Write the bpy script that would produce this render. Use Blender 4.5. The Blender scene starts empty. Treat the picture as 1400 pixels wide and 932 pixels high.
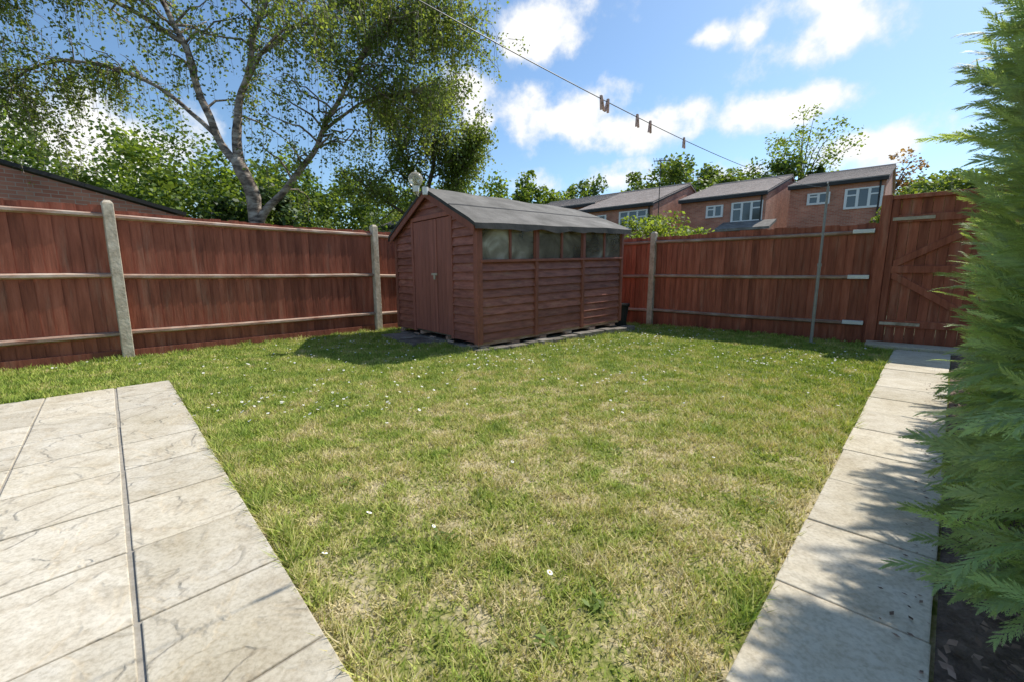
import bpy, math, random
import numpy as np
from mathutils import Vector, Matrix, noise as mn
random.seed(7)
rng = np.random.default_rng(7)
D = bpy.data
scene = bpy.context.scene
ANG = math.radians(47.6)
E1 = (math.cos(ANG), math.sin(ANG)); E2 = (math.sin(ANG), -math.cos(ANG))
def G(a, b, z=0.0):
    return (a*E1[0]+b*E2[0], a*E1[1]+b*E2[1], z)
def GV(a, b, z=0.0):
    return Vector(G(a, b, z))

# ------------------------------------------------------------------ materials
def new_mat(name):
    m = D.materials.new(name); m.use_nodes = True
    nt = m.node_tree
    return m, nt, nt.nodes['Principled BSDF']
def nd(nt, t, **kw):
    n = nt.nodes.new(t)
    for k, v in kw.items():
        setattr(n, k, v)
    return n
def ramp(nt, fac, stops, interp='LINEAR'):
    r = nt.nodes.new('ShaderNodeValToRGB')
    r.color_ramp.interpolation = interp
    els = r.color_ramp.elements
    while len(els) < len(stops): els.new(0.5)
    for e, (p, c) in zip(els, stops):
        e.position = p; e.color = (c[0], c[1], c[2], 1)
    nt.links.new(fac, r.inputs['Fac'])
    return r
def rnd_value(nt, amt, col):
    at = nd(nt, 'ShaderNodeAttribute', attribute_name='rnd')
    mr = nd(nt, 'ShaderNodeMapRange'); mr.inputs['To Min'].default_value = 1-amt/2; mr.inputs['To Max'].default_value = 1+amt/2
    nt.links.new(at.outputs['Fac'], mr.inputs['Value'])
    hs = nd(nt, 'ShaderNodeHueSaturation')
    nt.links.new(mr.outputs[0], hs.inputs['Value']); nt.links.new(col, hs.inputs['Color'])
    return hs.outputs[0], at
def mk(name, cols, scale=4, stretch=(1,1,1), rotz=0, detail=6, rough=.8, bump=.3, bdist=.01, rnd=.3, spec=.3, metallic=0, lo=.3, hi=.7, bscale=3, low_damp=None):
    m, nt, bs = new_mat(name)
    tc = nd(nt, 'ShaderNodeTexCoord')
    mp0 = nd(nt, 'ShaderNodeMapping'); mp0.inputs['Rotation'].default_value = (0,0,-rotz)
    mp = nd(nt, 'ShaderNodeMapping'); mp.inputs['Scale'].default_value = stretch
    nt.links.new(tc.outputs['Object'], mp0.inputs[0]); nt.links.new(mp0.outputs[0], mp.inputs[0])
    n = nd(nt, 'ShaderNodeTexNoise'); n.inputs['Scale'].default_value = scale; n.inputs['Detail'].default_value = detail
    n.inputs['Roughness'].default_value = .65
    nt.links.new(mp.outputs[0], n.inputs['Vector'])
    k = len(cols)
    st = [(lo+(hi-lo)*i/max(1,k-1), c) for i, c in enumerate(cols)]
    r = ramp(nt, n.outputs['Fac'], st)
    base = r.outputs[0]
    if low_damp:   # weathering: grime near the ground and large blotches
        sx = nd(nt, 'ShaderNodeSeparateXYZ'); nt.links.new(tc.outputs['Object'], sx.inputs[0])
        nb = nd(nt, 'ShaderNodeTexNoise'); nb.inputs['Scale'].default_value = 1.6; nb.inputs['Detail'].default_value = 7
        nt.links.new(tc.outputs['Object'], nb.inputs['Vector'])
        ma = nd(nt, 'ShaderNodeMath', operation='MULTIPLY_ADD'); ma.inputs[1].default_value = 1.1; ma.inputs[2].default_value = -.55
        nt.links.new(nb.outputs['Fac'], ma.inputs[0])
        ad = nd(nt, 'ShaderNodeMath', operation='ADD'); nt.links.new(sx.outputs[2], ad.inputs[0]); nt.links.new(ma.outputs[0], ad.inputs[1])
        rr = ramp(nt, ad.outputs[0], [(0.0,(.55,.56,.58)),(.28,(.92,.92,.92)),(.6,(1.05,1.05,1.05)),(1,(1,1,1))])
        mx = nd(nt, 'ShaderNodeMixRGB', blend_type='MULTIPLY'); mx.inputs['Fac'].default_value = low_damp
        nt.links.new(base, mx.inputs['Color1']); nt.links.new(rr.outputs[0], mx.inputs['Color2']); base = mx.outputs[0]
        # sun-faded blotches
        nf = nd(nt, 'ShaderNodeTexNoise'); nf.inputs['Scale'].default_value = 2.3; nf.inputs['Detail'].default_value = 8; nf.inputs['Roughness'].default_value = .7
        nt.links.new(mp.outputs[0], nf.inputs['Vector'])
        rf_ = ramp(nt, nf.outputs['Fac'], [(.54,(0,0,0)),(.72,(.45,.45,.45))])
        mf = nd(nt, 'ShaderNodeMixRGB'); mf.inputs['Color2'].default_value = (.50,.29,.20,1)
        nt.links.new(rf_.outputs[0], mf.inputs['Fac']); nt.links.new(base, mf.inputs['Color1']); base = mf.outputs[0]
    col, at = rnd_value(nt, rnd, base)
    nt.links.new(col, bs.inputs['Base Color'])
    bs.inputs['Roughness'].default_value = rough
    bs.inputs['Specular IOR Level'].default_value = spec
    bs.inputs['Metallic'].default_value = metallic
    if bump:
        n2 = nd(nt, 'ShaderNodeTexNoise'); n2.inputs['Scale'].default_value = scale*bscale; n2.inputs['Detail'].default_value = 5
        nt.links.new(mp.outputs[0], n2.inputs['Vector'])
        b = nd(nt, 'ShaderNodeBump'); b.inputs['Strength'].default_value = bump; b.inputs['Distance'].default_value = bdist
        nt.links.new(n2.outputs['Fac'], b.inputs['Height']); nt.links.new(b.outputs[0], bs.inputs['Normal'])
    return m
def upnormal(nt, k):
    ge = nd(nt, 'ShaderNodeNewGeometry'); sc_ = nd(nt, 'ShaderNodeVectorMath', operation='SCALE'); sc_.inputs['Scale'].default_value = 1-k
    nt.links.new(ge.outputs['Normal'], sc_.inputs[0])
    ad = nd(nt, 'ShaderNodeVectorMath', operation='ADD'); ad.inputs[1].default_value = (0,0,k); nt.links.new(sc_.outputs[0], ad.inputs[0])
    no = nd(nt, 'ShaderNodeVectorMath', operation='NORMALIZE'); nt.links.new(ad.outputs[0], no.inputs[0]); return no.outputs[0]
def leaf_mat(name, c_dark, c_light, trans=.35, rough=.55, nscale=.8, up=0, var=.9):
    m, nt, bs = new_mat(name)
    tc = nd(nt, 'ShaderNodeTexCoord')
    n = nd(nt, 'ShaderNodeTexNoise'); n.inputs['Scale'].default_value = nscale; n.inputs['Detail'].default_value = 3
    nt.links.new(tc.outputs['Object'], n.inputs['Vector'])
    r = ramp(nt, n.outputs['Fac'], [(.35, c_dark), (.65, c_light)])
    col, at = rnd_value(nt, var, r.outputs[0])
    nt.links.new(col, bs.inputs['Base Color']); bs.inputs['Roughness'].default_value = rough
    bs.inputs['Specular IOR Level'].default_value = .35
    tr = nd(nt, 'ShaderNodeBsdfTranslucent')
    mx2 = nd(nt, 'ShaderNodeMixRGB', blend_type='MULTIPLY'); mx2.inputs['Fac'].default_value = 1; mx2.inputs['Color2'].default_value = (1.7, 1.6, .7, 1)
    nt.links.new(col, mx2.inputs['Color1']); nt.links.new(mx2.outputs[0], tr.inputs['Color'])
    if up:
        nn = upnormal(nt, up); nt.links.new(nn, bs.inputs['Normal'])
    mx = nd(nt, 'ShaderNodeMixShader'); mx.inputs[0].default_value = trans
    out = nt.nodes['Material Output']
    nt.links.new(bs.outputs[0], mx.inputs[1]); nt.links.new(tr.outputs[0], mx.inputs[2]); nt.links.new(mx.outputs[0], out.inputs['Surface'])
    return m

M_fence = mk('stained_fence_wood', [(.18,.054,.032),(.34,.104,.060),(.45,.155,.096)], scale=5, stretch=(3,3,.35), rough=.78, bump=.5, bdist=.006, rnd=.42, lo=.25, hi=.75, low_damp=.65)
M_rail = mk('weathered_rail_wood', [(.26,.12,.08),(.42,.28,.21),(.56,.47,.39)], scale=3, stretch=(1,1,3), rough=.85, bump=.4, rnd=.4)
M_conc = mk('post_concrete', [(.32,.255,.18),(.52,.44,.335),(.66,.58,.465)], scale=9, rough=.9, bump=.6, bdist=.01, rnd=.1)
M_shed = mk('shed_wood', [(.17,.064,.046),(.30,.108,.078),(.39,.155,.116)], scale=4, stretch=(1,1,5), rough=.6, bump=.35, bdist=.005, rnd=.4, spec=.4, low_damp=.5)
M_shedtrim = mk('shed_trim_wood', [(.20,.074,.052),(.33,.117,.083)], scale=6, stretch=(2,2,.5), rough=.6, bump=.3, rnd=.2)
M_door = mk('shed_door_wood', [(.26,.098,.072),(.40,.150,.112)], scale=4, stretch=(4,4,.4), rough=.6, bump=.3, rnd=.2)
M_felt = mk('roof_felt', [(.135,.125,.11),(.20,.185,.165),(.28,.26,.235)], scale=2.5, rough=.92, bump=.5, bdist=.01, rnd=.1, bscale=12)
M_feltedge = mk('felt_edge', [(.04,.04,.04),(.08,.078,.075)], scale=5, rough=.9, bump=.3)
M_metal = mk('galvanised_metal', [(.26,.25,.24),(.38,.37,.35)], scale=12, rough=.55, bump=.1, metallic=.2, rnd=0)
M_white = mk('white_paint', [(.74,.74,.71),(.82,.82,.80)], scale=3, rough=.45, bump=.05, rnd=0)
M_line = mk('line_cord', [(.03,.05,.06),(.06,.08,.09)], scale=3, rough=.5, bump=0, rnd=0)
M_peg = mk('peg_plastic', [(.42,.26,.22),(.6,.42,.36)], scale=3, rough=.5, bump=0, rnd=.5)
M_black = mk('black_plastic', [(.015,.018,.018),(.04,.045,.043)], scale=3, rough=.5, bump=.1, rnd=0)
M_soil = mk('soil', [(.08,.055,.04),(.17,.12,.09),(.26,.19,.145)], scale=14, rough=.95, bump=1, bdist=.03, rnd=0)
M_chip = mk('bark_chips', [(.14,.085,.06),(.36,.25,.19)], scale=5, rough=.9, bump=.3, rnd=1.2)
M_mortar = mk('mortar', [(.29,.26,.21),(.44,.40,.34)], scale=20, rough=.95, bump=.5, rnd=0)
M_trunk = mk('tree_bark', [(.07,.055,.042),(.16,.13,.10)], scale=4, stretch=(2,2,.5), rough=.9, bump=.8, bdist=.03, rnd=0)
M_tiles = mk('roof_tiles', [(.34,.265,.22),(.43,.35,.30),(.52,.44,.385)], scale=2, stretch=(1,1,6), rough=.85, bump=.3, bdist=.03, rnd=.18)
M_fascia = mk('dark_fascia', [(.03,.028,.027),(.05,.047,.045)], scale=3, rough=.6, bump=0, rnd=0)
M_render = mk('white_render', [(.70,.71,.72),(.80,.80,.80)], scale=3, rough=.8, bump=.1, rnd=0)
M_ground = mk('outer_ground', [(.05,.07,.025),(.09,.10,.04),(.14,.12,.08)], scale=.5, rough=1, bump=.3, rnd=0)
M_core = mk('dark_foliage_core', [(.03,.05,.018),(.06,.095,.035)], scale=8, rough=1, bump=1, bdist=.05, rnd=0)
M_plinth = mk('old_concrete', [(.11,.098,.08),(.21,.185,.155),(.33,.30,.26)], scale=6, rough=.95, bump=.8, bdist=.02, rnd=.5)
M_petal = mk('daisy_petal', [(.75,.75,.72),(.85,.85,.82)], scale=3, rough=.7, bump=0, rnd=0)
M_yolk = mk('daisy_centre', [(.6,.4,.03),(.7,.5,.05)], scale=3, rough=.7, bump=0, rnd=0)
M_net = mk('dusty_interior', [(.10,.085,.06),(.2,.18,.14),(.30,.27,.22)], scale=2.2, rough=.9, bump=0, rnd=.5)
M_birch = mk('birch_bark', [(.05,.04,.035),(.24,.185,.15),(.46,.39,.33)], scale=3.2, stretch=(1,1,3.0), rough=.8, bump=.5, bdist=.02, rnd=0, lo=.36, hi=.62)

def brick_mat():
    m, nt, bs = new_mat('red_brick')
    tc = nd(nt, 'ShaderNodeTexCoord'); mp0 = nd(nt, 'ShaderNodeMapping'); mp0.inputs['Rotation'].default_value = (0,0,-ANG)
    nt.links.new(tc.outputs['Object'], mp0.inputs[0])
    sx = nd(nt, 'ShaderNodeSeparateXYZ'); nt.links.new(mp0.outputs[0], sx.inputs[0])
    ad = nd(nt, 'ShaderNodeMath', operation='ADD'); nt.links.new(sx.outputs[0], ad.inputs[0]); nt.links.new(sx.outputs[1], ad.inputs[1])
    cx = nd(nt, 'ShaderNodeCombineXYZ'); nt.links.new(ad.outputs[0], cx.inputs[0]); nt.links.new(sx.outputs[2], cx.inputs[1])
    b = nd(nt, 'ShaderNodeTexBrick'); b.inputs['Scale'].default_value = 1
    b.inputs['Brick Width'].default_value = .28; b.inputs['Row Height'].default_value = .095; b.inputs['Mortar Size'].default_value = .008
    b.inputs['Color1'].default_value = (.44,.16,.10,1); b.inputs['Color2'].default_value = (.56,.25,.165,1); b.inputs['Mortar'].default_value = (.46,.36,.29,1)
    nt.links.new(cx.outputs[0], b.inputs['Vector'])
    n = nd(nt, 'ShaderNodeTexNoise'); n.inputs['Scale'].default_value = .9; n.inputs['Detail'].default_value = 8
    nt.links.new(tc.outputs['Object'], n.inputs['Vector'])
    r = ramp(nt, n.outputs['Fac'], [(.3,(.7,.7,.7)),(.7,(1.15,1.12,1.1))])
    mx = nd(nt, 'ShaderNodeMixRGB', blend_type='MULTIPLY'); mx.inputs['Fac'].default_value = 1
    nt.links.new(b.outputs['Color'], mx.inputs['Color1']); nt.links.new(r.outputs[0], mx.inputs['Color2'])
    nt.links.new(mx.outputs[0], bs.inputs['Base Color']); bs.inputs['Roughness'].default_value = .9
    return m
M_brick = brick_mat()

def glass_mat(name, col, rough=.08):
    m, nt, bs = new_mat(name)
    bs.inputs['Base Color'].default_value = (*col, 1); bs.inputs['Roughness'].default_value = rough
    bs.inputs['Specular IOR Level'].default_value = .8
    return m
M_hglass = glass_mat('house_glass', (.05,.06,.07))
def shed_glass():
    m, nt, bs = new_mat('perspex_dust_and_reflections')
    tc = nd(nt, 'ShaderNodeTexCoord')
    n = nd(nt, 'ShaderNodeTexNoise'); n.inputs['Scale'].default_value = 2.2; n.inputs['Detail'].default_value = 8; n.inputs['Distortion'].default_value = 1.1
    nt.links.new(tc.outputs['Object'], n.inputs['Vector'])
    r = ramp(nt, n.outputs['Fac'], [(.34,(.09,.075,.055)),(.5,(.22,.185,.135)),(.6,(.32,.275,.21)),(.72,(.60,.55,.46))])  # dirty plastic plus grey-beige reflections, both painted as mottled pane colour
    c, at = rnd_value(nt, .6, r.outputs[0])
    nt.links.new(c, bs.inputs['Base Color']); bs.inputs['Roughness'].default_value = .2; bs.inputs['Specular IOR Level'].default_value = .25
    tr = nd(nt, 'ShaderNodeBsdfTransparent'); mx = nd(nt, 'ShaderNodeMixShader'); mx.inputs[0].default_value = .25
    nt.links.new(bs.outputs[0], mx.inputs[1]); nt.links.new(tr.outputs[0], mx.inputs[2]); nt.links.new(mx.outputs[0], nt.nodes['Material Output'].inputs['Surface'])
    return m
M_sglass = shed_glass()
def globe_mat():
    m, nt, bs = new_mat('opal_glass')
    bs.inputs['Base Color'].default_value = (.75,.70,.56,1); bs.inputs['Roughness'].default_value = .12
    bs.inputs['Transmission Weight'].default_value = .75
    return m
M_globe = globe_mat()

def stone_mat(name, tone=1.0, vein=1.0):
    m, nt, bs = new_mat(name)
    tc = nd(nt, 'ShaderNodeTexCoord'); at = nd(nt, 'ShaderNodeAttribute', attribute_name='rnd')
    off = nd(nt, 'ShaderNodeVectorMath', operation='SCALE'); off.inputs[0].default_value = (17.3, 9.1, 23.7)
    nt.links.new(at.outputs['Fac'], off.inputs['Scale'])
    ad = nd(nt, 'ShaderNodeVectorMath', operation='ADD'); nt.links.new(tc.outputs['Object'], ad.inputs[0]); nt.links.new(off.outputs[0], ad.inputs[1])
    n1 = nd(nt, 'ShaderNodeTexNoise'); n1.inputs['Scale'].default_value = 7; n1.inputs['Detail'].default_value = 9; n1.inputs['Roughness'].default_value = .75
    nt.links.new(ad.outputs[0], n1.inputs['Vector'])
    t = tone
    r1 = ramp(nt, n1.outputs['Fac'], [(.28,(.49*t,.42*t,.315*t)),(.5,(.64*t,.575*t,.46*t)),(.72,(.72*t,.665*t,.56*t))])
    n2 = nd(nt, 'ShaderNodeTexNoise'); n2.inputs['Scale'].default_value = 2.6; n2.inputs['Detail'].default_value = 4; n2.inputs['Roughness'].default_value = .48; n2.inputs['Distortion'].default_value = .5
    nt.links.new(ad.outputs[0], n2.inputs['Vector'])
    st = ramp(nt, n2.outputs['Fac'], [(.0,(0,0,0)),(.405,(.16,.16,.16)),(.430,(.42,.42,.42)),(.535,(.54,.54,.54)),(.562,(.82,.82,.82)),(1,(1,1,1))])
    ln = ramp(nt, n2.outputs['Fac'], [(.0,(1,1,1)),(.395,(1,1,1)),(.412,(.55,.47,.37)),(.436,(1.08,1.08,1.08)),(.525,(1,1,1)),(.543,(.55,.47,.37)),(.568,(1.08,1.08,1.08))])
    mx = nd(nt, 'ShaderNodeMixRGB', blend_type='MULTIPLY'); mx.inputs['Fac'].default_value = .26*vein
    nt.links.new(r1.outputs[0], mx.inputs['Color1']); nt.links.new(ln.outputs[0], mx.inputs['Color2'])
    mr = nd(nt, 'ShaderNodeMapRange'); mr.inputs['To Min'].default_value = .90; mr.inputs['To Max'].default_value = 1.06
    nt.links.new(at.outputs['Fac'], mr.inputs['Value'])
    hs = nd(nt, 'ShaderNodeHueSaturation'); nt.links.new(mr.outputs[0], hs.inputs['Value']); nt.links.new(mx.outputs[0], hs.inputs['Color'])
    n3 = nd(nt, 'ShaderNodeTexNoise'); n3.inputs['Scale'].default_value = 70; n3.inputs['Detail'].default_value = 4
    nt.links.new(ad.outputs[0], n3.inputs['Vector'])
    r3 = ramp(nt, n3.outputs['Fac'], [(.33,(.76,.74,.70)),(.56,(1.04,1.04,1.04))])
    mx3 = nd(nt, 'ShaderNodeMixRGB', blend_type='MULTIPLY'); mx3.inputs['Fac'].default_value = .7
    nt.links.new(hs.outputs[0], mx3.inputs['Color1']); nt.links.new(r3.outputs[0], mx3.inputs['Color2'])
    n4 = nd(nt, 'ShaderNodeTexNoise'); n4.inputs['Scale'].default_value = 1.3; n4.inputs['Detail'].default_value = 6
    nt.links.new(tc.outputs['Object'], n4.inputs['Vector'])
    r4 = ramp(nt, n4.outputs['Fac'], [(.35,(.84,.81,.73)),(.55,(1,1,1))])
    mx4 = nd(nt, 'ShaderNodeMixRGB', blend_type='MULTIPLY'); mx4.inputs['Fac'].default_value = .8
    nt.links.new(mx3.outputs[0], mx4.inputs['Color1']); nt.links.new(r4.outputs[0], mx4.inputs['Color2'])
    nt.links.new(mx4.outputs[0], bs.inputs['Base Color']); bs.inputs['Roughness'].default_value = .85; bs.inputs['Specular IOR Level'].default_value = .25
    b1 = nd(nt, 'ShaderNodeBump'); b1.inputs['Strength'].default_value = .85*vein; b1.inputs['Distance'].default_value = .018
    nt.links.new(st.outputs[0], b1.inputs['Height'])
    b2 = nd(nt, 'ShaderNodeBump'); b2.inputs['Strength'].default_value = .5; b2.inputs['Distance'].default_value = .012
    nt.links.new(n1.outputs['Fac'], b2.inputs['Height']); nt.links.new(b1.outputs[0], b2.inputs['Normal'])
    nt.links.new(b2.outputs[0], bs.inputs['Normal'])
    return m
M_patio = stone_mat('riven_patio_stone', 1.0, 1.0)
M_path = stone_mat('path_stone', 1.0, .3)

def grass_mat(name, blades=True):
    m, nt, bs = new_mat(name)
    tc = nd(nt, 'ShaderNodeTexCoord')
    n1 = nd(nt, 'ShaderNodeTexNoise'); n1.inputs['Scale'].default_value = 2.8; n1.inputs['Detail'].default_value = 8; n1.inputs['Roughness'].default_value = .73
    nt.links.new(tc.outputs['Object'], n1.inputs['Vector'])
    st_ = nd(nt, 'ShaderNodeMath', operation='MULTIPLY_ADD'); st_.inputs[1].default_value = 2.0; st_.inputs[2].default_value = -.50
    nt.links.new(n1.outputs['Fac'], st_.inputs[0])
    ds = nd(nt, 'ShaderNodeVectorMath', operation='DISTANCE'); ds.inputs[1].default_value = (.5, 2.3, 0)
    nt.links.new(tc.outputs['Object'], ds.inputs[0])
    mr = nd(nt, 'ShaderNodeMapRange'); mr.inputs['From Min'].default_value = .8; mr.inputs['From Max'].default_value = 4.2; mr.inputs['To Min'].default_value = .13; mr.inputs['To Max'].default_value = -.09
    nt.links.new(ds.outputs['Value'], mr.inputs['Value'])
    ad = nd(nt, 'ShaderNodeMath', operation='ADD'); nt.links.new(st_.outputs[0], ad.inputs[0]); nt.links.new(mr.outputs[0], ad.inputs[1])
    at = nd(nt, 'ShaderNodeAttribute', attribute_name='rnd')
    if blades:
        m2 = nd(nt, 'ShaderNodeMath', operation='MULTIPLY_ADD'); m2.inputs[1].default_value = .40; m2.inputs[2].default_value = -.20
        nt.links.new(at.outputs['Fac'], m2.inputs[0])
        a2 = nd(nt, 'ShaderNodeMath', operation='ADD'); nt.links.new(ad.outputs[0], a2.inputs[0]); nt.links.new(m2.outputs[0], a2.inputs[1])
        fac = a2.outputs[0]
        r = ramp(nt, fac, [(.20,(.25,.36,.05)),(.40,(.40,.50,.085)),(.57,(.54,.57,.14)),(.72,(.70,.61,.27)),(.9,(.80,.69,.42))])
        mu = nd(nt, 'ShaderNodeMath', operation='MULTIPLY'); mu.inputs[1].default_value = 13.7; nt.links.new(at.outputs['Fac'], mu.inputs[0])
        fr = nd(nt, 'ShaderNodeMath', operation='FRACT'); nt.links.new(mu.outputs[0], fr.inputs[0])
        mv = nd(nt, 'ShaderNodeMapRange'); mv.inputs['To Min'].default_value = .62; mv.inputs['To Max'].default_value = 1.2; nt.links.new(fr.outputs[0], mv.inputs['Value'])
        hs = nd(nt, 'ShaderNodeHueSaturation'); nt.links.new(mv.outputs[0], hs.inputs['Value']); nt.links.new(r.outputs[0], hs.inputs['Color'])
        nt.links.new(hs.outputs[0], bs.inputs['Base Color'])
        bs.inputs['Roughness'].default_value = .6; bs.inputs['Specular IOR Level'].default_value = .3
        nt.links.new(upnormal(nt,.5), bs.inputs['Normal'])
        tr = nd(nt, 'ShaderNodeBsdfTranslucent')
        mm = nd(nt, 'ShaderNodeMixRGB', blend_type='MULTIPLY'); mm.inputs['Fac'].default_value = 1; mm.inputs['Color2'].default_value = (1.15,1.15,.8,1)
        nt.links.new(hs.outputs[0], mm.inputs['Color1']); nt.links.new(mm.outputs[0], tr.inputs['Color'])
        mx = nd(nt, 'ShaderNodeMixShader'); mx.inputs[0].default_value = .35
        nt.links.new(bs.outputs[0], mx.inputs[1]); nt.links.new(tr.outputs[0], mx.inputs[2]); nt.links.new(mx.outputs[0], nt.nodes['Material Output'].inputs['Surface'])
    else:
        n2 = nd(nt, 'ShaderNodeTexNoise'); n2.inputs['Scale'].default_value = 45; n2.inputs['Detail'].default_value = 5
        nt.links.new(tc.outputs['Object'], n2.inputs['Vector'])
        m2 = nd(nt, 'ShaderNodeMath', operation='MULTIPLY_ADD'); m2.inputs[1].default_value = .5; m2.inputs[2].default_value = -.25
        nt.links.new(n2.outputs['Fac'], m2.inputs[0])
        a2 = nd(nt, 'ShaderNodeMath', operation='ADD'); nt.links.new(ad.outputs[0], a2.inputs[0]); nt.links.new(m2.outputs[0], a2.inputs[1])
        r = ramp(nt, a2.outputs[0], [(.22,(.09,.13,.025)),(.42,(.19,.21,.05)),(.58,(.33,.30,.13)),(.78,(.50,.42,.26))])
        nt.links.new(r.outputs[0], bs.inputs['Base Color']); bs.inputs['Roughness'].default_value = 1; bs.inputs['Specular IOR Level'].default_value = .1
        b = nd(nt, 'ShaderNodeBump'); b.inputs['Strength'].default_value = .8; b.inputs['Distance'].default_value = .02
        nt.links.new(n2.outputs['Fac'], b.inputs['Height']); nt.links.new(b.outputs[0], bs.inputs['Normal'])
    return m
M_blade = grass_mat('grass_blades', True); M_turf = grass_mat('turf', False)
M_lf_birch = leaf_mat('birch_leaves', (.13,.185,.045), (.23,.285,.085), .5)
M_lf_a = leaf_mat('leaves_mid', (.085,.14,.028), (.17,.235,.055), .42, nscale=.5)
M_lf_b = leaf_mat('leaves_bright', (.13,.20,.033), (.23,.30,.065), .45, nscale=.4)
M_lf_c = leaf_mat('leaves_dark', (.035,.065,.018), (.075,.12,.03), .3, nscale=.5)
M_lf_cop = leaf_mat('leaves_copper', (.22,.12,.06), (.34,.21,.09), .4)
M_lf_hedge = leaf_mat('conifer_sprays', (.26,.37,.14), (.43,.53,.25), .42, nscale=1.6, up=.2, var=.8)

# ------------------------------------------------------------------ mesh helpers
def empty(name, loc):
    e = D.objects.new(name, None); e.location = loc; e.empty_display_size = .3
    scene.collection.objects.link(e); return e
def attach(ob, parent):
    if parent is not None:
        ob.parent = parent
        ob.matrix_parent_inverse = Matrix.Translation(-Vector(parent.location))
class MB:
    def __init__(s): s.v=[]; s.f=[]; s.m=[]; s.r=[]
    def add(s, vs, fs, m=0, r=None):
        r = random.random() if r is None else r
        o = len(s.v); s.v += [tuple(v) for v in vs]; s.r += [r]*len(vs)
        for f in fs: s.f.append(tuple(o+i for i in f)); s.m.append(m)
    def hexa(s, p, m=0, r=None):
        s.add(p, [(3,2,1,0),(4,5,6,7),(0,1,5,4),(1,2,6,5),(2,3,7,6),(3,0,4,7)], m, r)
    def fbox(s, F, a0,a1,b0,b1,z0,z1, m=0, r=None):
        s.hexa([F(a0,b0,z0),F(a1,b0,z0),F(a1,b1,z0),F(a0,b1,z0),F(a0,b0,z1),F(a1,b0,z1),F(a1,b1,z1),F(a0,b1,z1)], m, r)
    def tube(s, pts, rad, n=8, m=0, r=None, cap=True):
        pts=[Vector(p) for p in pts]; vs=[]; fs=[]
        if not hasattr(rad,'__len__'): rad=[rad]*len(pts)
        ref=Vector((.31,.17,.93))
        for i,p in enumerate(pts):
            d=(pts[min(i+1,len(pts)-1)]-pts[max(i-1,0)]).normalized()
            if abs(d.dot(ref))>.97: rr=Vector((1,0,0))
            else: rr=ref
            u=d.cross(rr).normalized(); w=d.cross(u)
            for k in range(n):
                t=2*math.pi*k/n; vs.append(p+(u*math.cos(t)+w*math.sin(t))*rad[i])
        for i in range(len(pts)-1):
            for k in range(n):
                a=i*n+k; b=i*n+(k+1)%n; fs.append((a,b,b+n,a+n))
        if cap:
            fs.append(tuple(range(n-1,-1,-1))); o=(len(pts)-1)*n; fs.append(tuple(o+k for k in range(n)))
        s.add(vs, fs, m, r)
    def sphere(s, c, R, m=0, nu=16, nv=10):
        vs=[]; fs=[]
        for j in range(nv+1):
            t=math.pi*j/nv
            for i in range(nu):
                p=2*math.pi*i/nu
                vs.append((c[0]+R[0]*math.sin(t)*math.cos(p), c[1]+R[1]*math.sin(t)*math.sin(p), c[2]+R[2]*math.cos(t)))
        for j in range(nv):
            for i in range(nu):
                a=j*nu+i; b=j*nu+(i+1)%nu; fs.append((a,a+nu,b+nu,b))
        s.add(vs,fs,m)
    def build(s, name, mats, parent=None, smooth=False, bevel=0):
        me=D.meshes.new(name)
        me.from_pydata(s.v,[],s.f)
        for mt in mats: me.materials.append(mt)
        me.polygons.foreach_set('material_index', s.m)
        at=me.attributes.new('rnd','FLOAT','POINT'); at.data.foreach_set('value', s.r)
        if smooth: me.polygons.foreach_set('use_smooth',[True]*len(s.f))
        me.update(); ob=D.objects.new(name,me)
        scene.collection.objects.link(ob); attach(ob,parent)
        if bevel:
            bm=ob.modifiers.new('bevel','BEVEL'); bm.width=bevel; bm.segments=2; bm.limit_method='ANGLE'; bm.angle_limit=math.radians(50)
        return ob
def np_obj(name, V, k, rnd, mats, parent=None, matidx=None):
    nf=len(V)//k; me=D.meshes.new(name)
    me.vertices.add(len(V)); me.vertices.foreach_set('co', np.ascontiguousarray(V,dtype=np.float32).ravel())
    me.loops.add(len(V)); me.loops.foreach_set('vertex_index', np.arange(len(V),dtype=np.int32))
    me.polygons.add(nf); me.polygons.foreach_set('loop_start', np.arange(0,len(V),k,dtype=np.int32))
    try: me.polygons.foreach_set('loop_total', np.full(nf,k,dtype=np.int32))
    except Exception: pass
    for m in mats: me.materials.append(m)
    if matidx is not None: me.polygons.foreach_set('material_index', matidx.astype(np.int32))
    at=me.attributes.new('rnd','FLOAT','POINT'); at.data.foreach_set('value', np.repeat(rnd,k).astype(np.float32))
    me.update(calc_edges=True); me.validate()
    ob=D.objects.new(name,me); scene.collection.objects.link(ob); attach(ob,parent); return ob
def rand_dirs(n):
    v=rng.normal(size=(n,3)); return v/np.linalg.norm(v,axis=1,keepdims=True)
def leaf_quads(P, size, aspect=.55, upbias=.5):
    n=len(P); nrm=rand_dirs(n); nrm[:,2]=np.abs(nrm[:,2])+upbias; nrm/=np.linalg.norm(nrm,axis=1,keepdims=True)
    t=rand_dirs(n); u=np.cross(nrm,t); u/=np.linalg.norm(u,axis=1,keepdims=True); w=np.cross(nrm,u)
    s=(size*rng.uniform(.6,1.3,n))[:,None]
    V=np.stack([P-u*s*.5, P+w*s*.5*aspect-u*s*.05, P+u*s*.5, P-w*s*.5*aspect-u*s*.05],axis=1)
    return V.reshape(-1,3)

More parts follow.
